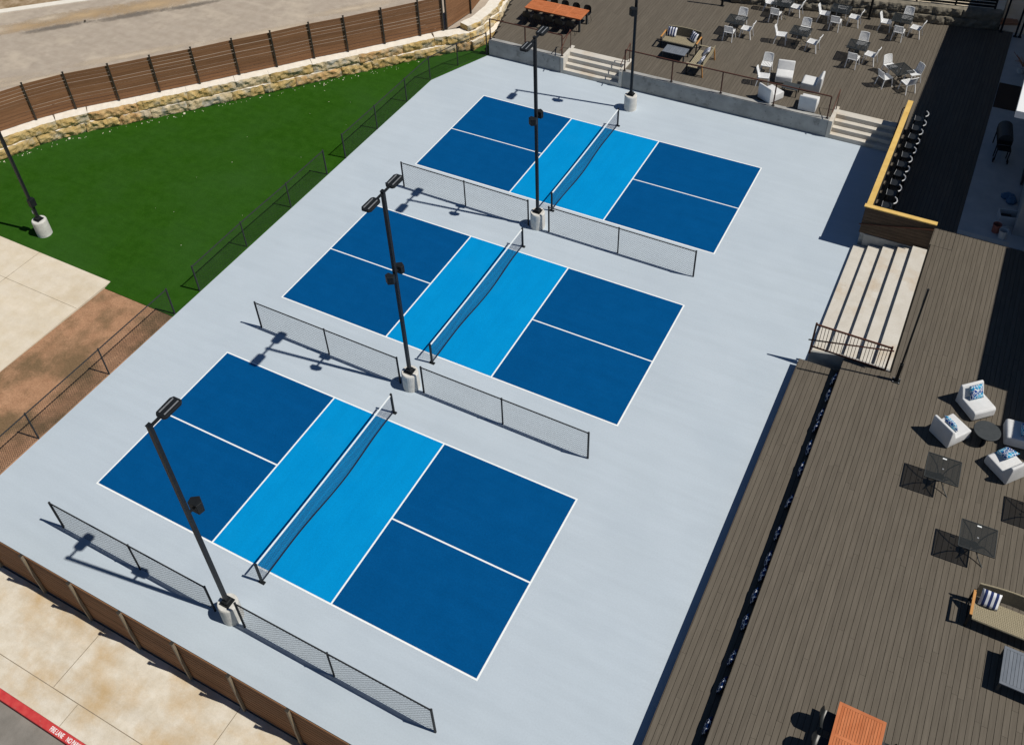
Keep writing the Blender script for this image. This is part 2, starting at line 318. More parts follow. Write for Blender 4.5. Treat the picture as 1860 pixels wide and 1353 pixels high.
# upper road behind the retaining wall (level 1.0)
WA = [(-17.9,8.6),(-17.25,11.1),(-16.42,12.75),(-15.45,14.19),(-14.16,15.58),(-12.96,16.95),(-11.75,18.31),(-10.56,19.74),(-9.38,21.08),(-8.23,22.5),(-7.1,23.72),(-5.9,25.13),(-4.72,26.55),(-3.95,27.5),(-3.2,28.45)]
WT = .96
upper = [(-80,-30),(-26,-30)] + [(-19.5,4.0),(-18.6,6)] + WA + [(-3.0,29.2),(-3.7,33),(-4.6,44),(-4.6,120),(-80,120)]
road2 = MB().poly(upper, -.3, WT).obj('road', 'asphalt'); tag(road2, kind='structure')
k2 = MB()
kb = [(-34,9.4),(-26.4,19.2),(-22.9,22.5),(-14,31.5),(-6,39.5),(2,47)]
def offs(pl, d):
    out = []
    for i, p in enumerate(pl):
        a = Vector(pl[max(i-1,0)]); b = Vector(pl[min(i+1,len(pl)-1)]); t = (b-a).normalized(); n = Vector((-t.y, t.x)); out.append(tuple(Vector(p)+n*d))
    return out
kb2 = offs(kb, .45)
kerb2 = MB().poly(kb + kb2[::-1], WT-.1, WT+.05).obj('road_kerb', 'kerb_white'); tag(kerb2, kind='structure')
scr = MB().poly(kb2 + [(-80,60),(-80,10)], WT-.1, WT+.03).obj('scrub_ground', 'scrub'); tag(scr, kind='structure')

def stain(parent, m, x, y, z, lx, ly, a):
    o = MB().sheet([(-lx/2,-ly/2),(lx/2,-ly/2),(lx/2,ly/2),(-lx/2,ly/2)], 0).obj('stain', m, parent); o.location = (x, y, z); o.rotation_euler = (0, 0, R(a)); return o
for i, (x, y, lx, ly, m) in enumerate([(-24.2,18.6,6.5,1.6,'silt_tan'),(-22.2,20.9,7,1.9,'silt_tan'),(-19.6,23.4,7,2.0,'silt_tan'),(-25.2,17.6,3.5,1.5,'silt_pale'),(-23.6,19.9,3,1.2,'silt_pale'),(-22.4,19.4,4.5,.7,'silt_dark'),(-19.8,22.0,5,.8,'silt_dark'),(-17.6,24.2,4,.7,'silt_dark'),
                                       (-21.4,13.6,7,.9,'silt_pale'),(-19.2,15.2,7,.8,'silt_pale'),(-16.6,19.0,8,.9,'silt_pale'),(-18.8,13.4,3.5,1.6,'silt_pale'),(-12,23.6,8,1.1,'silt_pale'),(-9.5,27.5,6,.9,'silt_pale')]):
    stain(road2, m, x, y, WT+.002+.0006*i, lx, ly, 47)
rs = random.Random(12)

# ------------------------------------------------------------------ decks
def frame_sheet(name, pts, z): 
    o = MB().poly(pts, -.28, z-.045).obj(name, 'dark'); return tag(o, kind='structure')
P = .1478; GAP = .010
def boards(parent, x0, x1, yr, z, splits, seed):
    rnd = random.Random(seed); n = max(1, round((x1-x0)/P)); w = (x1-x0)/n
    for i in range(n):
        xa = x0+i*w; y0, y1 = yr(xa+w/2); cuts = [y0]
        k = splits(y1-y0, rnd)
        for j in range(k): cuts.append(y0+(y1-y0)*(j+1)/(k+1)+rnd.uniform(-.9, .9)*min(1, (y1-y0)/(k+1)/3))
        cuts.append(y1)
        for a, b in zip(cuts, cuts[1:]):
            piece('deck_board', 'deck', parent, xa+GAP/2, xa+w-GAP/2, a+.002, b-.002, z-.04, z+rnd.uniform(-.0012, .0012))
NS = 28.88   # back of the north stairs' top tread
deckN = frame_sheet('north_deck', [(-1.4,28.02),(2.44,28.02),(2.44,NS),(5.6,NS),(5.6,28.02),(15.23,28.02),(15.23,NS),(18.25,NS),(18.25,21.4),(21.3,21.4),(21.3,40),(-4,40),(-3,33.5)], D)
def yN(x):
    n = 37.46+(x-12.67)*.197 if x > 8 else 37.2
    if x < -1.4: s = 28.02+(-1.4-x)*3.9
    elif 2.42 < x < 5.62 or 15.21 < x < 18.25: s = NS+.004
    elif x > 18.25: s = 21.32
    else: s = 28.05
    return s, n
boards(deckN, -3.0, 21.3, yN, D, lambda L, r: 2 if L > 14 else (1 if r.random() < .72 else 0), 1)
deckE = frame_sheet('east_deck', [(19.12,-9),(28,-9),(28,22.35),(20.53,22.35),(20.53,14.36),(19.12,14.36)], D)
def yE(x):
    return -7.0, (14.37 if x < 20.5 else 21.31 if x < 21.3 else 22.38)
boards(deckE, 19.095, 27.2, yE, D, lambda L, r: r.choice((3, 4, 4)), 2)
tier = frame_sheet('seating_tier', [(17.80,-9),(19.11,-9),(19.11,14.12),(17.80,14.12)], .36)
boards(tier, 17.775, 19.09, lambda x: (-7.0, 14.13), .36, lambda L, r: r.choice((3, 4)), 3)
piece('fascia_board', 'fascia', tier, 17.755, 17.7735, -8.9, 14.13, .01, .358)
piece('fascia_board', 'fascia', deckE, 19.0905, 19.0945, -8.9, 14.37, .37, D-.002)
patio = MB().poly([(21.302,22.42),(30,22.42),(30,39.8),(21.302,39.8)], -.28, D-.012).obj('patio', 'patio'); tag(patio, kind='structure')
MB().box(21.31, 23.1, 22.40, 22.66, .4, D+.004).obj('sunlit_edge', 'stair', patio)  # patio edge in paler concrete; the sun on it is put into colour
MB().box(21.32, 22.3, 31.9, 34.1, D-.012, D+.006).obj('doormat', 'dark_mat', patio)

# north retaining wall of the deck with two stairs
wl = thing('concrete_retaining_wall', 'long grey concrete wall holding up the far deck, two stairs let into it', 'wall')
for x0, x1 in ((-1.52, 2.40), (5.64, 15.22)):
    MB().box(x0, x1, 27.76, 28.04, -.2, D+.045).obj('wall_section', 'wallcon', wl, bevel=.012)
    n = int((x1-x0)/1.1)
    for i in range(n):
        x = x0+.5+i*(x1-x0-.8)/max(1, n-1)
        for z in (.22, .56):
            o = MB().lathe([(.018, 0), (.018, .004)], k=8).obj('tie_hole', 'charcoal', wl); o.location = (x+random.uniform(-.1, .1), 27.757, z); o.rotation_euler = (R(90), 0, 0)
def stairs_north(x0, x1, label):
    t = thing('concrete_stairs', label, 'stairs', (0, 0, 0))
    ys = [27.74, 27.99, 28.24, 28.49, NS]; rz = D/4
    for i in range(4):
        MB().box(x0, x1, ys[i], ys[i+1]+(.03 if i < 3 else 0), -.2 if i == 0 else rz*i-.03, rz*(i+1)-(.0 if i < 3 else .001)).obj('step', 'stair', t, bevel=.008)
    for x in (x0, x1):
        s = -1 if x == x0 else 1
        xa, xb = (x-.17, x-.002) if s < 0 else (x+.002, x+.17)
        if xb < 18.1: MB().extr([(27.735, -.2), (NS+.15, -.2), (NS+.15, D+.05), (27.735, D+.05)], xa, xb).obj('cheek_wall', 'stair', t, bevel=.01)
    return t
stairs_north(2.60, 5.46, 'pale concrete stairs with a handrail shadow across, far left end of the courts')
stairs_north(15.40, 18.05, 'pale concrete stairs half covered by the shadow of the bar wall')

# east stairs with wide treads
t = thing('concrete_stairs', 'wide stained concrete steps with deep treads, beside the seating tier', 'stairs')
XS = [18.01, 18.52, 19.03, 19.53, 20.01, 20.51]
for i in range(5):
    MB().box(XS[i], XS[i+1]+(.03 if i < 4 else 0), 14.502, 20.98, -.2 if i == 0 else D/5*i-.03, D/5*(i+1)+(.002 if i == 4 else 0)).obj('step', 'stair', t, bevel=.008)
cw = MB(); prof = [(17.98,-.2),(20.515,-.2),(20.515,D+.004),(19.05,D+.004),(17.98,.52)]
n_ = len(cw.v); cw.v += [(x,14.42,z) for x, z in prof]+[(x,14.50,z) for x, z in prof]
cw.f += [tuple(range(5)), tuple(range(9,4,-1))]+[(i,5+i,5+(i+1)%5,(i+1)%5) for i in range(5)]; cw.obj('cheek_wall', 'wallcon', t)

# bar with lumber cap
bar = thing('bar_counter', 'L-shaped slatted bar wall with raw yellow lumber cap beside the far stairs', 'bar counter')
MB().box(18.10, 18.26, 21.16, 28.95, -.2, .78).obj('footing', 'wallcon', bar)
MB().box(18.262, 20.50, 21.02, 21.20, -.2, .70).obj('footing', 'wallcon', bar)
MB().box(18.13, 18.25, 21.20, 28.9, .78, 1.89).obj('wall_core', 'dark', bar)
MB().box(18.25, 20.48, 21.08, 21.20, .70, 1.89).obj('wall_core', 'dark', bar)
for i in range(8):
    z = .705+i*.148
    piece('slat', 'barslat', bar, 18.06, 20.52, 21.045, 21.075, z, z+.138)
    piece('slat', 'barslat', bar, 18.10, 18.128, 21.08, 28.93, z+.04, min(z+.178, 1.888))
piece('cap_board', 'lumber', bar, 18.06, 18.27, 21.225, 25.1, 1.895, 1.94)
piece('cap_board', 'lumber', bar, 18.06, 18.27, 25.104, 28.97, 1.895, 1.94)
piece('cap_board', 'lumber', bar, 18.01, 20.56, 21.03, 21.221, 1.895, 1.938)
MB().tube([(18.06, 28.6, 1.75), (17.99, 28.62, 1.75), (17.96, 28.5, 1.74), (17.96, 27.7, 1.15), (17.96, 26.9, .9)], .022).obj('handrail', 'rail', bar)
MB().tube([(18.0, 21.0, 1.12), (20.5, 21.0, 1.72)], .022).obj('handrail', 'rail', bar)

# ================================================================== FENCES
def chain_panel(mb, a, b, z0, z1, pitch=.10, r=.0033):
    """diagonal wires of a chain-link panel between ground points a and b"""
    a = Vector((*a, 0)); b = Vector((*b, 0)); L = (b-a).length; d = (b-a)/L; n = Vector((-d.y, d.x, 0)); H = z1-z0
    for s in (1, -1):
        c = -H+pitch/2
        while c < L:
            u0, w0, u1, w1 = c, 0, c+H, H
            if u0 < 0: w0 = -u0; u0 = 0
            if u1 > L: w1 -= u1-L; u1 = L
            if u1 > u0:
                q0 = a+d*u0; q1 = a+d*u1
                za, zb = (z0+w0, z0+w1) if s > 0 else (z1-w0, z1-w1)
                mb.bar(q0+n*.003*s+Vector((0,0,za)), q1+n*.003*s+Vector((0,0,zb)), r*2, sides=3)
            c += pitch
def chain_fence(label, pts, ends=(True, True), group=None, h=1.22, r=.026, base=0):
    t = thing('chain_link_fence', label, 'fence', (pts[0][0], pts[0][1], base), group=group); o = Vector(pts[0])
    loc = [tuple(Vector(p)-o) for p in pts]
    for i, p in enumerate(loc):
        big = i in (0, len(loc)-1)
        MB().lathe([(r if not big else r*1.25, 0), (r if not big else r*1.25, h+.03), (r*1.4, h+.035), (r*.6, h+.06)], p[0], p[1], 10).obj('post', 'chain', t)
    tr = MB(); wm = MB()
    for a, b in zip(loc, loc[1:]):
        tr.bar((*a, h), (*b, h), .042, sides=8); chain_panel(wm, a, b, .05, h-.01)
        wm.bar((*a, .05), (*b, .05), .007, sides=3)
    tr.obj('top_rail', 'chain', t); m = wm.obj('wire_mesh', 'chain', t); tag(m, kind='stuff')
    return t
nm = ['nearest court', 'near and middle courts', 'middle and far courts']
for y, where in ((-1.56, 'in front of the nearest court'), (7.57, 'between the nearest and middle courts'), (16.76, 'between the middle and farthest courts')):
    d = {-1.56: (.31, 3.35, 6.10), 7.57: (.33, 3.29, 6.21), 16.76: (.47, 3.44, 6.31)}[y]
    chain_fence('low black chain-link divider '+where+', left of the light pole', [(x, y) for x in d], group='court divider fences')
    d = {-1.56: (7.13, 10.07, 13.11), 7.57: (7.13, 10.09, 13.06), 16.76: (7.21, 10.13, 13.15)}[y]
    chain_fence('low black chain-link divider '+where+', right of the light pole', [(x, y) for x in d], group='court divider fences')
chain_fence('black chain-link fence in front of the reddish dirt strip', [(-2.96, y) for y in (-2.62, .43, 3.48, 6.70)])
chain_fence('black chain-link fence along the lower half of the green turf', [(-2.965, 8.04), (-3.0, 10.80), (-2.96, 13.55), (-2.97, 16.05)])
chain_fence('black chain-link fence bending around the far corner of the green turf', [(-2.94, 17.37), (-2.94, 19.85), (-2.96, 22.36), (-2.98, 24.50), (-2.42, 26.2), (-1.62, 27.72)])

def slat_fence(label, pts, zb, h, nsl, gap, post_side, postmat, shade_backing=False, pw=.065):
    """posts with horizontal slats between; each slat a part"""
    t = thing('slat_fence', label, 'fence', (pts[0][0], pts[0][1], zb)); o = Vector(pts[0])
    me = UNIT['fence'] if 'fence' in UNIT else unit('fence')
    sh = (h-.06)/nsl
    for i, p in enumerate(pts):
        q = Vector(p)-o; dd = (Vector(pts[min(i+1, len(pts)-1)])-Vector(pts[max(i-1, 0)])).normalized(); n = Vector((-dd.y, dd.x))*post_side
        c = q+n*.048
        a = math.atan2(dd.y, dd.x)
        po = MB().box(-pw/2, pw/2, -pw/2, pw/2, 0, h+.05).obj('post', postmat, t); po.location = (c.x, c.y, 0); po.rotation_euler = (0, 0, a)
        cp = MB().box(-pw/2-.012, pw/2+.012, -pw/2-.012, pw/2+.012, h+.05, h+.075).obj('post_cap', 'post', t); cp.location = (c.x, c.y, 0); cp.rotation_euler = (0, 0, a)
    for a, b in zip(pts, pts[1:]):
        va = Vector(a)-o; vb = Vector(b)-o; L = (vb-va).length; ang = math.atan2(vb.y-va.y, vb.x-va.x)
        if shade_backing:
            bk = link('gap_shade_sheet', unit('dark'), t); bk.location = (va.x-math.sin(ang)*.0225, va.y+math.cos(ang)*.0225, .02); bk.rotation_euler = (0, 0, ang); bk.scale = (L-.004, .006, h-.06)  # added dark sheet, stands in for shade between the slats
        for k in range(nsl):
            s = link('slat', me, t); s.location = (va.x, va.y, .03+k*sh+random.uniform(-.002, .002)); s.rotation_euler = (0, random.uniform(-.0012, .0012), ang)
            s.scale = (L-.004, .022, sh-gap*random.uniform(.5, 1.3))
    return t
slat_fence('brown slat fence with tan posts along the near sidewalk', [(-2.07+1.772*i, -3.25) for i in range(12)], -.008, 1.84, 11, .026, -1, 'post_pale', shade_backing=True)
slat_fence('brown slat fence with dark posts on top of the curved limestone wall', WA[:13]+[(-3.95, 27.5)], WT, 1.86, 11, .020, -1, 'post')
slat_fence('brown slat fence climbing past the far deck corner', [(-3.85,27.62),(-3.6,29.6),(-3.95,31.9),(-4.3,34.2),(-4.6,36.6)], WT+.02, 1.86, 11, .012, -1, 'post')

# limestone retaining wall: rough blocks, two courses
def rough_block(L, dp, hh, seed, k=.05, mt='stone_in'):
    rnd = random.Random(seed); bm = bmesh.new(); nx = max(6, int(L/.07)); nz = 7; ny = 2
    from mathutils import noise as mn
    off = Vector((rnd.uniform(0, 90), rnd.uniform(0, 90), rnd.uniform(0, 90)))
    vs = {}
    def vert(i, j, l):
        if (i, j, l) in vs: return vs[(i, j, l)]
        x, y, z = L*i/nx, dp*j/ny, hh*l/nz
        p = Vector((x, y, z))
        if j == 0:
            e = min(1, min(i, nx-i)/1.4)*min(1, min(l, nz-l)/1.4)
            p.y += (-k*1.6*e + mn.noise(off+p*3.1)*k*2.2 + mn.noise(off+p*6)*k*2.0 + abs(mn.noise(off+p*11))*k*1.3)
        p += Vector((mn.noise(off+p*5)*.016, 0, mn.noise(off-p*5)*.014))
        vs[(i, j, l)] = bm.verts.new(p); return vs[(i, j, l)]
    F = lambda *q: bm.faces.new([vert(*a) for a in q])
    for i in range(nx):
        for l in range(nz): F((i,0,l),(i+1,0,l),(i+1,0,l+1),(i,0,l+1))
        for j in range(ny): F((i,j,nz),(i+1,j,nz),(i+1,j+1,nz),(i,j+1,nz))
    for l in range(nz):
        for j in range(ny):
            F((0,j+1,l),(0,j,l),(0,j,l+1),(0,j+1,l+1)); F((nx,j,l),(nx,j+1,l),(nx,j+1,l+1),(nx,j,l+1))
    me = bpy.data.meshes.new('stone_block'); bm.to_mesh(me); bm.free(); me.materials.append(K[mt]); me.materials.append(K['stone_sunlit'])
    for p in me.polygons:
        if p.normal.z > .75 and p.center.z > hh-.03 and p.center.y > .02: p.material_index = 1 if mt != 'stone_shaded' else 0  # upward faces take the paler sunlit colour
    return me
def stone_wall(name, label, line, courses, zb, setb, seed, lens=(1.25, 1.9), mt='stone_in'):
    t = thing(name, label, 'wall'); rnd = random.Random(seed)
    pl = [Vector(p) for p in line]; cum = [0]
    for a, b in zip(pl, pl[1:]): cum.append(cum[-1]+(b-a).length)
    def at(s):
        for i in range(len(pl)-1):
            if s <= cum[i+1] or i == len(pl)-2: return pl[i]+(pl[i+1]-pl[i])*((s-cum[i])/(cum[i+1]-cum[i]))
    z = zb
    for c, hh in enumerate(courses):
        s = -rnd.uniform(0, .8) if c else 0; s = max(s, 0); first = True
        while s < cum[-1]-.15:
            L = rnd.uniform(*lens)*(.55 if first and c else 1); first = False
            e = min(s+L, cum[-1])
            if cum[-1]-e < .5: e = cum[-1]
            a, b = at(s), at(e); d = (b-a).normalized(); n = Vector((-d.y, d.x))
            o = link('stone_block', rough_block((b-a).length-.008, .62 if mt == 'stone_in' else .45, hh-.004, rnd.random()*1e6, k=.030, mt=(rnd.choice(('stone_in','stone_in','stone_in','stone_g','stone_g','stone_o')) if mt == 'stone_in' else mt)), t)
            q = a+n*(setb*c+rnd.uniform(-.02, .02)); o.location = (q.x, q.y, z); o.rotation_euler = (0, 0, math.atan2(d.y, d.x)); s = e
        z += hh
    return t
front = offs(WA[:13]+[(-3.95,27.5),(-3.3,28.2)], -.58)
front[-1] = (-2.55, 27.75)
stone_wall('limestone_wall', 'curved retaining wall of rough yellow limestone blocks behind the green turf', front, (.50, .47), .0, .035, 5, (1.35, 2.3))
stone_wall('limestone_wall', 'limestone block wall rising beside the far left corner of the deck', [(-2.45,27.8),(-1.95,29.3),(-2.5,32.2),(-3.2,35.2),(-3.8,38)][::1], (.50, .47, .3), .0, .14, 9)
for o in list(C.objects):
    pass
nl = [(8.0,36.55),(12.67,37.49),(20.60,39.06)]
stone_wall('stone_wall', 'stone block wall with shade in its dark colour, closing the far end of the deck', nl, (.46, .42), D-.03, .05, 21, (1.4, 2.2), 'stone_shaded')
back = MB().poly([(7.5,37.0),(12.6,37.95),(20.6,39.5),(20.6,60),(7.5,60)], -.2, D+.84).obj('upper_terrace', 'slab'); tag(back, kind='structure')
pad = MB().poly([(20.65,39.2),(40,38.3),(40,60),(20.65,60)], -.2, D+.01).obj('service_yard', 'slab'); tag(pad, kind='structure')
gt = thing('slat_gate', 'black horizontal slat fence panel on the stone wall at the far right', 'fence', (14.9, 38.35, D+.85), math.atan2(.197, 1))
for k in range(9): piece('slat', 'black', gt, 0, 5.4, .0, .03, .08+k*.16, .08+k*.16+.115)
for x in (0, 1.8, 3.6, 5.4): piece('post', 'black', gt, x-.04, x+.04, .03, .11, 0, 1.62)
for x, y, h, nme in ((20.75, 38.95, 2.6, 'left'), (21.42, 38.75, 2.6, 'middle'), (21.62, 38.78, 2.6, 'right')):
    p = thing('gate_post', 'tall square black gate post at far right corner, %s of three' % nme, 'post', (x, y, D), group='gate posts at the far corner')
    piece('post_shaft', 'black', p, -.045, .045, -.045, .045, .012, h); piece('base_plate', 'black', p, -.09, .09, -.09, .09, 0, .012)
lp = thing('lumber_pile', 'small pile of brown lumber offcuts lying beyond the gate posts', 'lumber', (21.0, 40.1, D+.012), .35)
for k in range(5): piece('plank', 'rustwood', lp, -.5+k*.03, .45-k*.05, -.30+k*.13, -.19+k*.13, 0, .045)
for k in range(3): piece('plank', 'rustwood', lp, -.4, .4, -.24+k*.16, -.14+k*.16, .048, .093)
for x, y in ((13.0, 37.46), (7.7, 36.0)):
    pp = thing('steel_post', 'slim black steel post on the far deck, %s' % ('between the back-row tables and stone wall' if x > 10 else 'at the top border'), 'post', (x+1.75 if x > 10 else x, y+.2 if x > 10 else y, D))
    piece('post_shaft', 'black', pp, -.05, .05, -.05, .05, .015, 2.6); piece('base_plate', 'black', pp, -.10, .10, -.10, .10, 0, .015)

# ------------------------------------------------------------------ buildings to the east (shade the deck)
b1 = thing('building', 'dark walled building with overhanging white flat roof at right edge', 'building', (0, 0, 0))
MB().poly([(23.1,23.2),(34,23.2),(34,44),(23.3,44)], -.2, 5.75).obj('wall', 'plaster', b1)
MB().poly([(21.78,22.86),(34,22.86),(34,46),(21.95,46)], 5.76, 6.02).obj('roof', 'roof', b1)
MB().box(23.02, 23.098, 26.5, 27.6, D, 2.9).obj('door', 'charcoal', b1)
MB().box(23.05, 23.12, 29.5, 31.0, 1.7, 3.0).obj('window', 'black', b1)
b2 = thing('building', 'stepped flat-roofed building just outside the right border, shading the deck', 'building', (0, 0, 0))
MB().poly([(26.9,15.9),(34,15.9),(34,22.5),(26.9,22.5)], -.2, 5.7).obj('wall', 'plaster', b2)
MB().poly([(26.52,15.68),(34.2,15.68),(34.2,22.84),(26.52,22.84)], 5.74, 6.04).obj('roof', 'roof', b2)
MB().poly([(27.8,13.3),(34,13.3),(34,15.89),(27.8,15.89)], -.2, 5.7).obj('wall', 'plaster', b2)
MB().poly([(27.42,13.12),(34.2,13.12),(34.2,15.67),(27.42,15.67)], 5.74, 6.04).obj('roof', 'roof', b2)

# ------------------------------------------------------------------ railings
def rail_run(label, pts, h=1.07, zb=D+.045, handrails=()):
    t = thing('metal_railing', label, 'railing', (pts[0][0], pts[0][1], zb)); o = Vector(pts[0]); loc = [Vector(p)-o for p in pts]
    for p in loc:
        MB().box(p.x-.025, p.x+.025, p.y-.025, p.y+.025, 0, h).obj('post', 'rail', t)
        MB().box(p.x-.06, p.x+.06, p.y-.06, p.y+.06, -.002, .012).obj('base_plate', 'black', t)
    for a, b in zip(loc, loc[1:]): MB().bar((a.x, a.y, h+.02), (b.x, b.y, h+.02), .05, .04).obj('top_rail', 'rail', t)
    for hr in handrails: MB().tube([Vector(q)-Vector((o.x, o.y, zb)) for q in hr], .022, 8).obj('handrail', 'rail', t)
    return t
rail_run('dark red metal railing on the far wall, left of the left stairs', [(-1.48,27.9),(.46,27.9),(2.44,27.9)], handrails=[[(2.5,27.9,1.75),(2.5,28.75,1.8),(2.5,28.75,.85)],[(2.48,28.72,1.84),(2.48,27.72,1.30),(2.48,27.6,1.28)]])
rail_run('long dark red metal railing on the far wall between the two stairs', [(5.68,27.9),(8.0,27.9),(10.35,27.9),(12.75,27.9),(15.12,27.9)], handrails=[[(5.58,28.72,1.84),(5.58,27.72,1.30),(5.58,27.6,1.28)],[(5.58,28.72,.85),(5.58,28.72,1.84)],[(15.30,28.75,.85),(15.30,28.75,1.86),(15.30,27.72,1.30)]])
t = thing('stair_guard', 'brown metal picket guard with sloping handrail at the end of the wide steps', 'railing', (18.0, 14.38, 0))
MB().box(-.03, .03, -.03, .03, .5, 1.90).obj('post', 'rail', t); MB().box(2.34, 2.40, -.03, .03, D+.003, 1.90).obj('post', 'rail', t)
MB().bar((0,0,1.84), (2.37,0,1.84), .05, .045).obj('top_rail', 'rail', t); MB().bar((0,0,.83), (2.37,0,.83), .04, .04).obj('bottom_rail', 'rail', t)
for i in range(22): x = .105+i*.103; MB().box(x-.009, x+.009, -.009, .009, .85, 1.82).obj('picket', 'rail', t)
MB().tube([(-.12,-.06,1.14),(2.45,-.06,1.80)], .024, 8).obj('handrail', 'rail', t)
pp = thing('deck_pole', 'slim black pole standing alone on the near deck beside the picket guard', 'pole', (20.78, 14.1, D))
MB().box(-.12,.12,-.12,.12,0,.018).obj('base_plate', 'black', pp); MB().box(-.05,.05,-.05,.05,.018,.78).obj('lower_sleeve', 'black', pp); MB().lathe([(.032,.78),(.032,3.96),(.04,3.97),(.03,4.0)], k=12).obj('pole_shaft', 'black', pp)
for x, y in ((-.09,-.09),(.09,-.09),(.09,.09),(-.09,.09)): MB().lathe([(.014,.018),(.014,.035)], x, y, 6).obj('anchor_bolt', 'chrome', pp)

# ------------------------------------------------------------------ light poles
def light_pole(label, x, y, heads, boxes, top=8.17, zb=.0, extra=None):
    t = thing('light_pole', label, 'light pole', (x, y, zb), group='court light poles')
    MB().lathe([(.285,-.1),(.29,.0),(.285,.70),(.265,.745),(.25,.75)], k=28).obj('concrete_base', 'pedestal', t)
    MB().box(-.15,.15,-.15,.15,.752,.78).obj('base_plate', 'black', t); MB().box(-.105,.105,-.105,.105,.78,.88).obj('base_cover', 'black', t, bevel=.02)
    MB().box(-.05,.05,-.05,.05,.88,top).obj('pole_shaft', 'pole', t); MB().box(-.06,.06,-.06,.06,top,top+.02).obj('pole_cap', 'black', t)
    for s in heads:
        hd = MB().poly([(-.10,.30),(.10,.30),(.155,.36),(.165,.80),(.11,.88),(-.11,.88),(-.165,.80),(-.155,.36)] if s > 0 else [(-.10,-.30),(-.155,-.36),(-.165,-.80),(-.11,-.88),(.11,-.88),(.165,-.80),(.155,-.36),(.10,-.30)], top-.10, top-.02).obj('lamp_head', 'black', t, bevel=.012)
        for xx in (-.075, .075): MB().box(xx-.016, xx+.016, s*.60-.22, s*.60+.22, top-.019, top-.012).obj('heat_sink_fin', 'led', hd)
        MB().box(-.03,.03, min(s*.05,s*.32), max(s*.05,s*.32), top-.085, top-.035).obj('lamp_arm', 'black', t)
    q_ = .95 if len(boxes) == 1 else .78
    for s, z in boxes:
        MB().bar((0, s*.05, z), (0, s*.17, z), .05, .05).obj('speaker_bracket', 'black', t)
        b = MB().poly([(-.15*q_,s*.17),(.15*q_,s*.17),(.19*q_,s*(.17+.17*q_)),(.0,s*(.17+.30*q_)),(-.19*q_,s*(.17+.17*q_))][::(1 if s > 0 else -1)], z-.20*q_, z+.16*q_).obj('speaker', 'black', t, bevel=.015)
    if extra: extra(t)
    return t
light_pole('tall black light pole with one lamp head, in front of the nearest court', 6.65, -1.46, (1,), ((1, 4.85),))
light_pole('tall black light pole with two lamp heads, between nearest and middle courts', 6.63, 7.62, (1, -1), ((1, 5.1), (-1, 5.1)))
light_pole('tall black light pole with two lamp heads, between middle and farthest courts', 6.67, 16.87, (1, -1), ((1, 5.1), (-1, 5.1)), 8.3)
light_pole('tall black light pole by the far wall, its top cut off by the frame', 6.70, 26.24, (-1,), ((-1, 5.0),))
def ext(t):
    MB().box(-.02,.16,-.12,.12,1.45,1.80).obj('control_box', 'black', t, bevel=.01); MB().box(-.14,-.056,-.05,.05,1.03,1.18).obj('outlet_box', 'bucket_white', t, bevel=.008)
light_pole('black light pole on concrete base on the green turf at left', -10.92, 7.86, (1,), (), extra=ext)

# ------------------------------------------------------------------ nets
def net(label, ox, oy):
    t = thing('court_net', label, 'net', (ox+CL/2, oy, 0), group='court nets'); y0, y1 = -.31, CW+.31; n = 60
    for y in (y0, y1):
        MB().box(-.032,.032,y-.032,y+.032,0,.93).obj('net_post', 'black', t, bevel=.006); MB().box(-.10,.10,y-.05,y+.05,.0,.03).obj('post_foot', 'black', t)
    rnd = random.Random(label); ph = rnd.uniform(0, 6)
    def top(u): return .90-.05*math.sin(math.pi*u)
    def bx(u): return .045*math.sin(ph+u*7.5)*math.sin(math.pi*u)+.03*math.sin(math.pi*u)
    ya, yb = y0+.05, y1-.05
    tp = MB(); bt = MB()
    for i in range(n):
        u, v = i/n, (i+1)/n; a, b = ya+(yb-ya)*u, ya+(yb-ya)*v
        k = len(tp.v); w = .014
        tp.v += [(-w,a,top(u)),(w,a,top(u)),(w,b,top(v)),(-w,b,top(v)),(-w,a,top(u)-.05),(w,a,top(u)-.05),(w,b,top(v)-.05),(-w,b,top(v)-.05)]
        tp.f += [tuple(k+q for q in f) for f in ((0,1,2,3),(1,5,6,2),(4,0,3,7),(5,4,7,6),(0,4,5,1),(3,2,6,7))]
        bt.bar((bx(u),a,.05+.02*math.sin(9*u)), (bx(v),b,.05+.02*math.sin(9*v)), .02, .05)
    tp.obj('top_tape', 'line', t); bt.obj('bottom_band', 'netband', t)
    wm = MB(); st = .05; c = int((yb-ya)/st)
    for i in range(1, c):
        u = i/c; y = ya+(yb-ya)*u; wm.bar((0,y,top(u)-.04), (bx(u),y,.06), .0054, sides=3)
    for j in range(1, 17):
        q = j/17
        for i in range(24):
            u, v = i/24, (i+1)/24
            wm.bar((bx(u)*(1-q), ya+(yb-ya)*u, .06+q*(top(u)-.10)), (bx(v)*(1-q), ya+(yb-ya)*v, .06+q*(top(v)-.10)), .0054, sides=3)
    m = wm.obj('net_mesh', 'net', t); tag(m, kind='stuff')
    MB().bar((0,y0+.03,.86),(0,ya,.86),.012).obj('tension_strap', 'line', t); MB().bar((0,y1-.03,.86),(0,yb,.86),.012).obj('tension_strap', 'line', t)
for (ox, oy), nme in zip(COURTS, ('nearest', 'middle', 'farthest')):
    net('dark net with white top tape across the %s blue court' % nme, ox, oy)

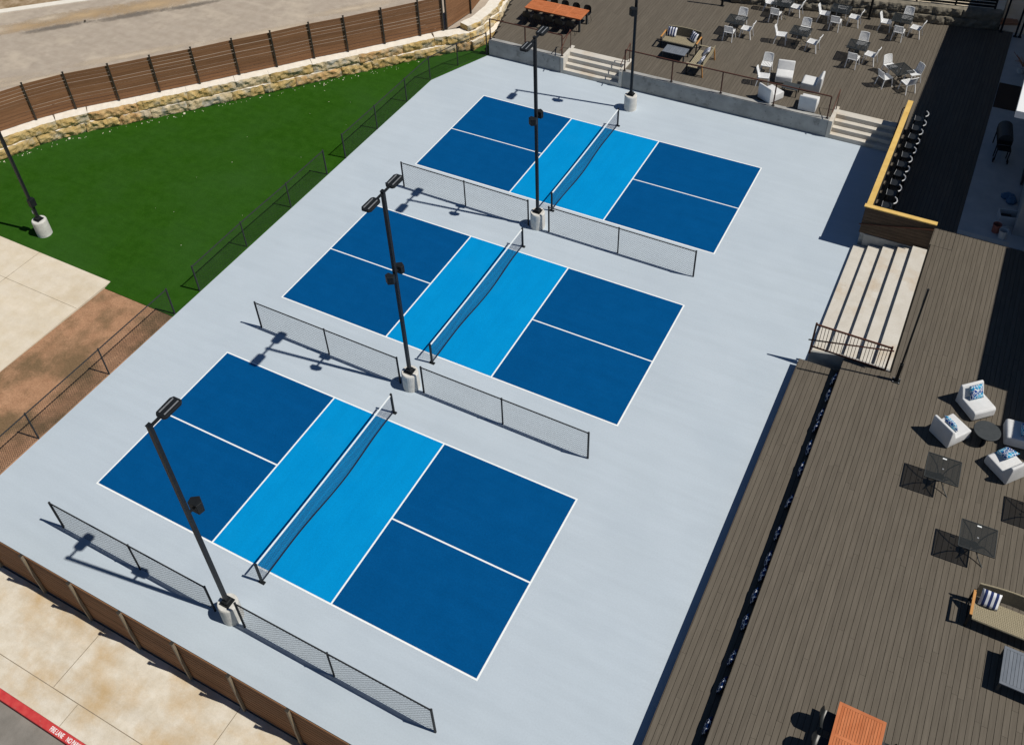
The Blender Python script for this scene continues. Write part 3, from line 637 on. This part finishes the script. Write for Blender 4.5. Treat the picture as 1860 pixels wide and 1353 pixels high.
# ================================================================== FURNITURE
def white_chair():
    t = thing('plastic_chair', 'x', 'chair', group='white plastic chairs on the far deck')
    m = MB(); W = .225
    m.bar((-W,-.21,.44),(-W*.95,.23,.45),.028,.03); m.bar((W,-.21,.44),(W*.95,.23,.45),.028,.03); m.bar((-W,.23,.45),(W,.23,.45),.03,.03); m.bar((-W,-.21,.44),(W,-.21,.44),.03,.03)
    for i in range(6): x = -.165+i*.066; m.bar((x,-.2,.442),(x,.22,.452),.046,.012)
    m.obj('seat', 'white', t)
    m = MB()
    def bp(u, z): return (u*.215, -.225-.10*(z-.46)/.36-.035*(1-u*u)*((z-.46)/.36), z)
    nz = 7
    for u in (-1, 1): m.tube([bp(u*(1-.07*(i/nz)**3), .44+.39*i/nz) for i in range(nz+1)], .016, 6)
    m.tube([bp(-.93+1.86*i/8, .83+.012*math.sin(math.pi*i/8)) for i in range(9)], .018, 6)
    for k in range(9):
        z = .50+k*.037
        for a, b in zip(range(6), range(1, 7)): m.bar(bp(-1+a/3, z), bp(-1+b/3, z), .010, .024)
    for k in range(7): u = -.75+k*.25; m.bar(bp(u, .47), bp(u, .82), .022, .008)
    m.obj('backrest', 'white', t)
    for sx in (-1, 1):
        MB().bar((sx*.205,.215,.44),(sx*.235,.265,0),.034,.034).obj('leg', 'white', t); MB().bar((sx*.21,-.205,.45),(sx*.24,-.30,0),.034,.034).obj('leg', 'white', t)
    return proto(t)
def mesh_table(curvy=True):
    t = thing('patio_table', 'x', 'table')
    a = .445
    top = MB().poly([(-a+.04,-a),(a-.04,-a),(a,-a+.04),(a,a-.04),(a-.04,a),(-a+.04,a),(-a,a-.04),(-a,-a+.04)], .722, .728).obj('tabletop', 'mesh_top', t)
    m = MB()
    for p, q in (((-a,-a),(a,-a)),((a,-a),(a,a)),((a,a),(-a,a)),((-a,a),(-a,-a))): m.bar((*p,.722),(*q,.722),.022,.03)
    m.obj('rim', 'mesh_solid', t)
    for k in range(4):
        c, s = math.cos(R(45+90*k)), math.sin(R(45+90*k))
        pts = [(.58,.712),(.40,.69),(.22,.62),(.13,.50),(.10,.38),(.14,.24),(.26,.12),(.40,.03),(.46,.012),(.40,.012)]
        MB().tube([(r*c, r*s, z) for r, z in pts], .017, 6).obj('leg', 'mesh_solid', t)
    MB().lathe([(.11,.37),(.11,.395)], k=16).obj('leg_ring', 'mesh_solid', t)
    MB().lathe([(.025,.722),(.025,.7315)], k=10).obj('umbrella_hole_cap', 'led', t)
    return proto(t)
ch = white_chair(); used = False
tb = mesh_table(); tused = False
TAB = {'leftmost front-row table': (9.18,33.53,0,'LF'), 'leftmost back-row table': (10.72,36.22,0,''), 'second front-row table': (12.30,33.70,0,''),
       'middle back-row table': (13.47,36.72,0,''), 'rightmost back-row table': (16.38,36.95,0,''), 'third front-row table': (15.04,33.50,0,''), 'diagonally turned table': (17.22,32.13,R(43),'')}
for nme, (x, y, a, _) in TAB.items():
    place(tb, tused, (x, y, D), a, 'black mesh-top square patio table on the far deck, the '+nme, 'black mesh patio tables'); tused = True
def seat(x, y, face, label):
    """face = direction the sitter looks, degrees"""
    global used
    place(ch, used, (x, y, D), R(face-90), label); used = True
CH = [('leftmost front-row table', [(9.2,34.30,-90,'far'),(9.10,32.85,90,'near'),(9.78,33.42,178,'right')]),
      ('leftmost back-row table', [(10.05,36.55,0,'left'),(10.6,35.55,85,'near'),(11.35,36.6,175,'right'),(10.75,37.0,-90,'far')]),
      ('second front-row table', [(11.45,33.55,8,'left'),(12.3,34.55,-90,'far'),(13.0,33.45,172,'right')]),
      ('middle back-row table', [(12.78,36.5,3,'left'),(13.45,37.5,-90,'far'),(13.47,35.95,88,'near'),(14.2,36.72,176,'right')]),
      ('rightmost back-row table', [(15.68,36.88,0,'left'),(16.5,37.72,-92,'far'),(16.42,36.2,86,'near'),(17.1,36.85,172,'right')]),
      ('third front-row table', [(15.1,34.3,-90,'far'),(15.05,32.78,84,'near'),(15.7,33.4,170,'right')]),
      ('diagonally turned table', [(16.72,32.72,-45,'far left'),(17.78,32.55,-138,'far right'),(16.72,31.68,48,'near left'),(17.72,31.62,135,'near right')])]
for nme, lst in CH:
    for x, y, f, side in lst: seat(x, y, f, 'white perforated plastic chair on the %s side of the %s' % (side, nme))
seat(11.62, 30.55, -85, 'white plastic chair standing alone left of the white lounge chair, the farther one')
seat(11.80, 29.50, 10, 'white plastic chair standing alone by the railing, in front of its twin')

def lounge():
    t = thing('lounge_chair', 'x', 'lounge chair', group='white slipcovered lounge chairs')
    MB().extr([(-.34,.03),(.40,.03),(.44,.10),(.43,.36),(.37,.41),(-.16,.39),(-.34,.40)], -.375, .375).obj('seat', 'fabric', t, bevel=.05, seg=4, smooth=True)
    MB().extr([(-.44,.03),(-.33,.03),(-.20,.39),(-.27,.56),(-.36,.76),(-.44,.78),(-.46,.70)], -.378, .378).obj('backrest', 'fabric', t, bevel=.035, seg=4, smooth=True)
    return proto(t)
lg = lounge(); lused = False
for x, y, f, lab in [(12.55,30.30,-80,'white slipcovered lounge chair facing the camera, left of the far lounge group'),
                     (13.85,30.10,183,'white slipcovered lounge chair turned sideways at right of the far lounge group'),
                     (12.45,28.50,60,'white slipcovered lounge chair seen from behind at the railing, left one'),
                     (14.15,28.50,92,'white slipcovered lounge chair seen from behind at the railing, right one'),
                     (23.12,13.98,-47,'white lounge chair with blue pillow at the top of the near lounge group'),
                     (22.60,12.62,53,'white lounge chair seen from behind at left of the near lounge group'),
                     (24.45,13.35,187,'white lounge chair half in building shadow, cut by right border'),
                     (24.22,12.02,140,'white lounge chair at lower right of the near lounge group')]:
    o = place(lg, lused, (x, y, D), R(f-90), lab); lused = True
    if x > 20: o['group'] = 'white lounge chairs on the near deck'

def pillow_mesh(w, h, t, m):
    bm = bmesh.new(); n = 8; vs = {}
    for s in (1, -1):
        for i in range(n+1):
            for j in range(n+1):
                u, v = i/n*2-1, j/n*2-1
                e = max(0, (1-u**4)*(1-v**4))**.5
                if e == 0 and s < 0: vs[(s,i,j)] = vs[(1,i,j)]; continue
                k = 1-.06*(1-abs(u*v))*(abs(u)**4+abs(v)**4)*.5
                vs[(s,i,j)] = bm.verts.new((u*w/2*k, v*h/2*k, s*t/2*e))
        for i in range(n):
            for j in range(n):
                q = [vs[(s,i,j)], vs[(s,i+1,j)], vs[(s,i+1,j+1)], vs[(s,i,j+1)]]
                bm.faces.new(q if s > 0 else q[::-1]).smooth = True
    me = bpy.data.meshes.new('pillow'); bm.to_mesh(me); bm.free(); me.materials.append(K[m]); return me
PIK = pillow_mesh(.46, .46, .16, 'ikat'); PIS = pillow_mesh(.42, .34, .10, 'ikat_navy'); PST = pillow_mesh(.46, .46, .15, 'stripe')
def pillow(me, loc, face, tilt, label, group):
    """pillow leaning: its broad side faces horizontal direction `face` (deg), tilted back"""
    o = link('throw_pillow', me); tag(o, label, 'pillow', group); o.location = loc
    o.rotation_euler = (Matrix.Rotation(R(face+90), 3, 'Z') @ Matrix.Rotation(R(90-tilt), 3, 'X')).to_euler(); return o
for x, y, f, lab in [(23.00,14.12,-47,'blue and white pillow on the lounge chair at the top of the near group'),(22.52,12.50,53,'blue and white pillow behind the backrest of the left lounge chair'),
                     (24.55,13.35,187,'blue pillow in shadow on the lounge chair cut by the right border'),(24.16,12.20,140,'bright blue and white pillow on the lower right lounge chair')]:
    d = Vector((math.cos(R(f)), math.sin(R(f)))); pillow(PIK, (x+d.x*.02, y+d.y*.02, D+(.52 if 'bright' in lab else .62)), f, 66 if 'bright' in lab else 30, lab, 'blue pillows on the near lounge chairs')
PY = [13.58,12.82,11.93,11.45,10.52,9.65,8.42,7.26,6.36,5.85,5.14,4.31,3.26,2.48,1.37]
ordn = ['first','second','third','fourth','fifth','sixth','seventh','eighth','ninth','tenth','eleventh','twelfth','thirteenth','fourteenth','fifteenth']
for i, y in enumerate(PY):
    pillow(PIS, (19.0+random.uniform(-.01,.01), y, .36+.17), 180+random.uniform(-9,9), 15+random.uniform(-4,4), 'patterned blue pillow leaning along the seating tier, %s from the wide steps' % ordn[i], 'blue pillows along the seating tier')

# round table, dark lounge table
t = thing('round_table', 'dark round side table between the near white lounge chairs', 'table', (23.54, 12.87, D))
MB().lathe([(.36,.42),(.375,.43),(.375,.45),(.365,.455)], k=36).obj('tabletop', 'charcoal', t); MB().lathe([(.03,.02),(.03,.42)], k=10).obj('column', 'black', t)
for k in range(3): a = R(20+120*k); MB().bar((0,0,.03),(.33*math.cos(a),.33*math.sin(a),.015),.05,.025).obj('foot', 'black', t)
t = thing('side_table', 'low dark table amid the white lounge chairs on the far deck', 'table', (13.12, 29.25, D))
MB().poly([(-.36,-.28),(.36,-.28),(.36,.28),(-.36,.28)], .36, .395).obj('tabletop', 'charcoal', t, bevel=.01)
for sx in (-1, 1):
    for sy in (-1, 1): MB().box(sx*.32-.02,sx*.32+.02,sy*.24-.02,sy*.24+.02,0,.36).obj('leg', 'black', t)
# near deck mesh tables
for x, y, lab in ((22.59,10.64,'black see-through mesh table on the near deck, below the lounge group'),(23.78,8.78,'black see-through mesh table on the near deck, above the wicker sofa'),(25.30,10.72,'black mesh table beyond the right border, only its shadow showing')):
    o = place(tb, True, (x, y, D), R(2), lab, 'mesh tables on the near deck')
    lb = MB().box(-.055,.055,.36,.40,.7285,.7300).obj('paper_label', 'line', o)

def wicker_sofa(label, loc, rz, W, seatmat, backmat, slats=False):
    t = thing('outdoor_sofa', label, 'sofa', loc, rz)
    if not slats:
        m = MB(); m.box(-W/2+.06, W/2-.06, -.38, .30, .36, .42); m.obj('seat', seatmat, t, bevel=.02)
        n = int(W/.045); wv = MB()
        for i in range(n): x = -W/2+.08+i*(W-.16)/(n-1); wv.bar((x,-.37,.423),(x,.28,.423),.022,.012)
        for i in range(15): y = -.36+i*.046; wv.bar((-W/2+.07,y,.426),(W/2-.07,y,.426),.016,.012)
        tag(wv.obj('seat_weave', seatmat, t), kind='stuff')
        mb = MB(); nb = 24
        pr = [(-W/2+.05+(W-.1)*i/nb, .32+.10*math.sin(math.pi*i/nb)) for i in range(nb+1)]
        for (xa, ya), (xb, yb) in zip(pr, pr[1:]):
            k = len(mb.v); mb.v += [(xa,ya,.40),(xb,yb,.40),(xb,yb+.10,.80),(xa,ya+.10,.80),(xa,ya+.035,.40),(xb,yb+.035,.40),(xb,yb+.135,.80),(xa,ya+.135,.80)]
            mb.f += [tuple(k+q for q in f) for f in ((0,1,2,3),(5,4,7,6),(3,2,6,7),(0,4,5,1))]
        mb.obj('backrest', backmat, t)
        MB().tube([(x, y+.12, .805) for x, y in pr], .020, 6).obj('back_rail', 'wicker', t)
    else:
        for i in range(9): y = -.34+i*.075; piece('seat_slat', seatmat, t, -W/2+.04, W/2-.04, y, y+.055, .38, .405)
        for i in range(4): z = .50+i*.09; MB().bar((-W/2+.03,.33+.02*i,z),(W/2-.03,.33+.02*i,z),.02,.06).obj('back_slat', seatmat, t)
    for s in (-1, 1):
        MB().bar((s*(W/2),-.40,.60),(s*(W/2),.33,.62),  .07,.035).obj('armrest', 'wicker' if slats else 'teak', t, bevel=.01)
        MB().bar((s*(W/2),-.36,0),(s*(W/2),-.37,.585),.05,.05).obj('leg', 'black', t); MB().bar((s*(W/2),.42,0),(s*(W/2),.34,.62),.05,.05).obj('leg', 'teak' if slats else 'black', t)
        MB().bar((s*(W/2),-.36,.06),(s*(W/2),.40,.06),.03,.03).obj('stretcher', 'black', t)
    return t
wicker_sofa('woven sofa with teak arms and striped pillow, at right of the near deck', (24.96, 6.94, D), 0, 2.0, 'wicker', 'wicker_dark')
wicker_sofa('woven dark-backed sofa with two striped pillows on the far deck', (7.28, 31.05, D), 0, 1.78, 'wicker', 'wicker_dark')
wicker_sofa('slatted bench sofa set at right angles beside the far woven sofa', (8.72, 29.75, D), R(-90), 1.75, 'wicker', 'wicker', True)
GP = 'striped pillows'
pillow(PST, (24.32, 7.14, D+.64), -90, 32, 'navy and white striped pillow on the near woven sofa', GP)
pillow(PST, (6.72, 31.25, D+.64), -90, 25, 'navy and white striped pillow at the left end of the far woven sofa', GP)
pillow(PST, (7.84, 31.20, D+.64), -125, 28, 'navy and white striped pillow at the right end of the far woven sofa', GP)
pillow(PST, (8.82, 30.25, D+.58), 190, 40, 'navy and white striped pillow on the slatted bench, farther end', GP)
pillow(PST, (8.88, 29.35, D+.58), 180, 25, 'navy and white striped pillow on the slatted bench, nearer end', GP)
def coffee(label, x, y, lx, ly, n, m='greywood', along='y'):
    t = thing('coffee_table', label, 'table', (x, y, D)); pit = (lx-.12)/n
    piece('frame_board', m, t, -lx/2, lx/2, -ly/2, -ly/2+.07, .38, .42); piece('frame_board', m, t, -lx/2, lx/2, ly/2-.07, ly/2, .38, .42)
    piece('frame_board', m, t, -lx/2, -lx/2+.058, -ly/2+.072, ly/2-.072, .38, .42); piece('frame_board', m, t, lx/2-.058, lx/2, -ly/2+.072, ly/2-.072, .38, .42)
    for i in range(n): xa = -lx/2+.06+i*pit; piece('slat', m, t, xa+.004, xa+pit-.004, -ly/2+.074, ly/2-.074, .385, .418)
    piece('undershelf', 'dark', t, -lx/2+.02, lx/2-.02, -ly/2+.02, ly/2-.02, .355, .372)
    for sx in (-1, 1):
        for sy in (-1, 1): piece('leg', 'charcoal', t, sx*(lx/2-.04)-.03, sx*(lx/2-.04)+.03, sy*(ly/2-.04)-.03, sy*(ly/2-.04)+.03, 0, .354)
coffee('slatted grey coffee table in front of the near woven sofa', 25.50, 5.68, 1.30, 1.03, 15)
coffee('dark grey coffee table in front of the far woven sofa', 7.38, 30.05, 1.10, .70, 9, 'greywood')

# long orange dining tables and shell chairs
def dining_table(label, loc, rz):
    t = thing('dining_table', label, 'table', loc, rz); LX, LY = 1.06, 3.1; m = 'orange'
    for x in (-LX/2, LX/2-.075): piece('frame_board', m, t, x, x+.075, -LY/2, LY/2, .70, .745)
    secs = [-LY/2, -LY/2+.8, 0, LY/2-.8, LY/2]
    for i, y in enumerate(secs):
        a = y if i == 0 else (y-.075 if i == 4 else y-.0375); piece('frame_board', m, t, -LX/2+.077, LX/2-.077, a, a+.075, .70, .744)
    n = 15; pit = (LX-.154)/n
    for a, b in zip(secs, secs[1:]):
        ya = a+(.077 if a == secs[0] else .0395); yb = b-(.077 if b == secs[-1] else .0395)
        for i in range(n): xa = -LX/2+.077+i*pit; piece('slat', m, t, xa+.004, xa+pit-.004, ya, yb, .705, .742)
    piece('apron', 'orange', t, -LX/2+.05, LX/2-.05, -LY/2+.05, LY/2-.05, .64, .699)
    for sx in (-1, 1):
        for sy in (-1, 1): piece('leg', 'charcoal', t, sx*(LX/2-.09)-.045, sx*(LX/2-.09)+.045, sy*(LY/2-.09)-.045, sy*(LY/2-.09)+.045, 0, .639)  # legs coloured dark in place of the shadow under the table
    return t
dining_table('long slatted orange wood table cut off by the bottom border', (22.12, 1.30, D), 0)
dining_table('long orange wood table at the top left of the far deck', (.72, 30.88, D), R(90))
def shell_chair(name_mat='shell'):
    t = thing('shell_chair', 'x', 'chair', group='dark shell chairs')
    m = MB(); nu, nv = 6, 9
    prof = [(.22,.44),(.12,.43),(0,.425),(-.12,.43),(-.18,.46),(-.215,.53),(-.235,.62),(-.255,.72),(-.27,.80)]
    wid = [.20,.225,.23,.225,.22,.215,.21,.195,.13]
    k = 0
    for off in (0, .012):
        for (y, z), wd in zip(prof, wid):
            for i in range(nu+1):
                u = i/nu*2-1; m.v.append((u*wd, y+(.05*u*u if z > .5 else 0), z+.035*u*u*(1 if z < .5 else 0)-off))
    n1 = (nu+1)*nv
    for j in range(nv-1):
        for i in range(nu):
            a = j*(nu+1)+i; m.f.append((a,a+1,a+nu+2,a+nu+1)); m.f.append((n1+a+nu+1,n1+a+nu+2,n1+a+1,n1+a))
    m.obj('seat_shell', name_mat, t, smooth=True)
    for sx in (-1, 1):
        MB().tube([(sx*.14,.12,.42),(sx*.24,.20,.01),(sx*.24,-.20,.01),(sx*.14,-.10,.42)], .010, 5).obj('leg', 'black', t)
    return proto(t)
sc = shell_chair(); su = False
for i, (x, y, f, lab) in enumerate([(21.50,2.42,0,'dark shell chair at left of the near orange table, farther one'),(21.48,1.78,0,'dark shell chair at left of the near orange table, nearer one'),(22.74,2.30,180,'dark shell chair at right of the near orange table')]):
    place(sc, su, (x, y, D), R(f-90), lab, 'dark shell chairs at the near orange table'); su = True
for i in range(5):
    place(sc, True, (-.45+i*.62, 31.55, D), R(180), 'dark shell chair behind the far orange table, %s from the left' % ordn[i], 'dark shell chairs at the far orange table')
    place(sc, True, (-.52+i*.60, 30.18+random.uniform(-.06,.06), D), R(random.uniform(-8,8)), 'dark shell chair in front of the far orange table, %s from the left' % ordn[i], 'dark shell chairs at the far orange table')

# bar stools
def stool():
    t = thing('bar_stool', 'x', 'bar stool', group='bar stools along the bar')
    MB().poly([(-.19,-.19),(.19,-.19),(.19,.19),(-.19,.19)], .72, .765).obj('seat', 'shell', t, bevel=.015)
    MB().tube([(.19,-.19,.775),(.19,.19,.775)], .007, 6).obj('seat_edge_glint', 'chrome', t)  # bright tube stands in for sun catching the front seat edge
    for sx in (-1, 1):
        for sy in (-1, 1): MB().bar((sx*.17,sy*.17,.72),(sx*.22,sy*.22,0),.028,.028).obj('leg', 'black', t)
    m = MB()
    for s in (-1, 1): m.bar((s*.2,-.20,.30),(s*.2,.20,.30),.02); m.bar((-.2,s*.2,.24),(.2,s*.2,.24),.02)
    m.obj('footrest', 'black', t)
    pts = [(-.18,-.22),(-.255,-.13),(-.285,0),(-.255,.13),(-.18,.22)]
    MB().tube([(x,y,1.04) for x, y in pts], .024, 8).obj('back_rail', 'chrome', t)
    for x, y in (pts[0], pts[4], pts[2]): MB().bar((x*.92,y*.86,.74),(x,y,1.04),.02).obj('back_spindle', 'black', t)
    return proto(t)
st = stool(); 
SY = [28.35,27.62,26.92,26.20,25.50,24.82,24.15,23.50,22.78,21.95]
for i, y in enumerate(SY): place(st, i > 0, (18.74+random.uniform(-.02,.02), y, D), R(180+random.uniform(-5,5)), 'black bar stool with bright curved back rail, %s from the far end of the bar' % ordn[i])

# shaded patio clutter
t = thing('barbecue_grill', 'barrel barbecue grill on a cart in the shaded patio', 'grill', (22.0, 28.6, D-.012), R(8))
m = MB(); k = 10
pr = [(-.30+.30*math.cos(math.pi*i/k)*-1+.0, .85+.26*math.sin(math.pi*i/k)) for i in range(k+1)]
pr = [(.28*math.cos(math.pi*i/k), .85+.26*math.sin(math.pi*i/k)) for i in range(k+1)]
MB().extr(pr, -.55, .55).obj('lid', 'charcoal', t, bevel=.01).rotation_euler = (0, 0, R(90))
MB().box(-.28,.28,-.55,.55,.62,.848).obj('firebox', 'black', t, bevel=.03)
for sx in (-1, 1):
    for sy in (-1, 1): piece('leg', 'black', t, sx*.24-.02, sx*.24+.02, sy*.5-.02, sy*.5+.02, .0, .62)
piece('front_shelf', 'black', t, -.26, .26, -.95, -.56, .60, .63)
for sx in (-1, 1): o = MB().lathe([(.09,-.02),(.09,.02)], k=16).obj('wheel', 'black', t); o.location = (sx*.27,-.9,.09); o.rotation_euler = (0, R(90), 0); piece('shelf_leg', 'black', t, sx*.24-.02, sx*.24+.02, -.92, -.88, .09, .60)
def bucket(label, x, y, m, r=.15, h=.36):
    t = thing('bucket', label, 'bucket', (x, y, D-.012), group='buckets at the patio edge')
    MB().lathe([(r*.85,0),(r,h),(r*1.06,h),(r*1.06,h-.03),(r*.94,h-.035),(r*.80,.02)], k=20).obj('pail', m, t, smooth=False)
    MB().tube([(r*math.cos(R(a)), r*.3, h+.02+.10*math.sin(R(a))) for a in range(0, 181, 20)], .006, 5).obj('handle', 'chrome', t)
bucket('red bucket at the edge of the shaded patio', 22.55, 23.12, 'bucket_red'); bucket('white bucket at the edge of the shaded patio', 22.80, 22.85, 'bucket_white')
t = thing('tool_crate', 'open grey plastic crate with tools in the shaded patio corner', 'crate', (22.85, 23.9, D-.012), R(12)); m = MB()
m.box(-.35,.35,-.25,.25,0,.02); m.box(-.35,-.32,-.25,.25,.02,.4); m.box(.32,.35,-.25,.25,.02,.4); m.box(-.32,.32,-.25,-.22,.02,.4); m.box(-.32,.32,.22,.25,.02,.4); m.obj('crate_body', 'bucket_white', t)
MB().box(-.28,.1,-.18,.1,.02,.3).obj('tool_box', 'black', t, bevel=.02)
t = thing('tarp_bundle', 'crumpled blue tarp lying on the shaded patio', 'tarp', (22.70, 25.3, D-.012)); m = MB()
for k in range(7): a = random.uniform(0, 6.3); m.lathe([(.18,0),(.20,.08),(.12,.16+.05*random.random()),(.03,.2)], .17*math.cos(a), .17*math.sin(a), 7)
m.obj('tarp_folds', 'blue_tarp', t)
t = thing('potted_shrub', 'dry leafless plant in a round pot on the shaded patio', 'plant', (22.05, 35.4, D-.012))
MB().lathe([(.16,0),(.22,.3),(.24,.32),(.20,.30)], k=18).obj('pot', 'bucket_white', t); m = MB()
for k in range(26): a = random.uniform(0, 6.28); r = random.uniform(.15, .6); m.tube([(0,0,.3),(r*.4*math.cos(a),r*.4*math.sin(a),.55),(r*math.cos(a),r*math.sin(a),random.uniform(.5,.95))], .012, 4)
m.obj('branches', 'rustwood', t)

# limestone chips along the wall foot and on the turf
def chip(): 
    m = MB(); m.lathe([(.5,0),(.62,.22),(.3,.5)], k=5); return m.mesh('stone_chip', 'pebble')
cm = MB(); rnd = random.Random(3)
ft = offs(front[:13], -.13)
for i in range(110):
    j = rnd.randrange(len(ft)-1); u = rnd.random(); a, b = Vector(ft[j]), Vector(ft[j+1]); q = a+(b-a)*u; d = (b-a).normalized(); n = Vector((d.y, -d.x))
    q += n*abs(rnd.gauss(0, .16)); s = rnd.choice((.012,.016,.02,.03,.014,.06 if i % 9 == 0 else .018))
    cm.lathe([(s,.012),(s*1.1,.015+s*.5),(s*.5,.015+s)], q.x, q.y, 5)
for i in range(16):
    x, y = rnd.uniform(-12, -3.5), rnd.uniform(7.5, 23)
    if y < 22 and (x+3.2)*1.2+28.4 > y+1.6: s = rnd.choice((.008,.011,.016)); cm.lathe([(s,.012),(s*1.1,.015+s*.5),(s*.5,.015+s)], x, y, 5)
tag(cm.obj('stone_chips', 'pebble'), 'pale limestone chips scattered on the turf by the wall', 'gravel', kind='stuff')
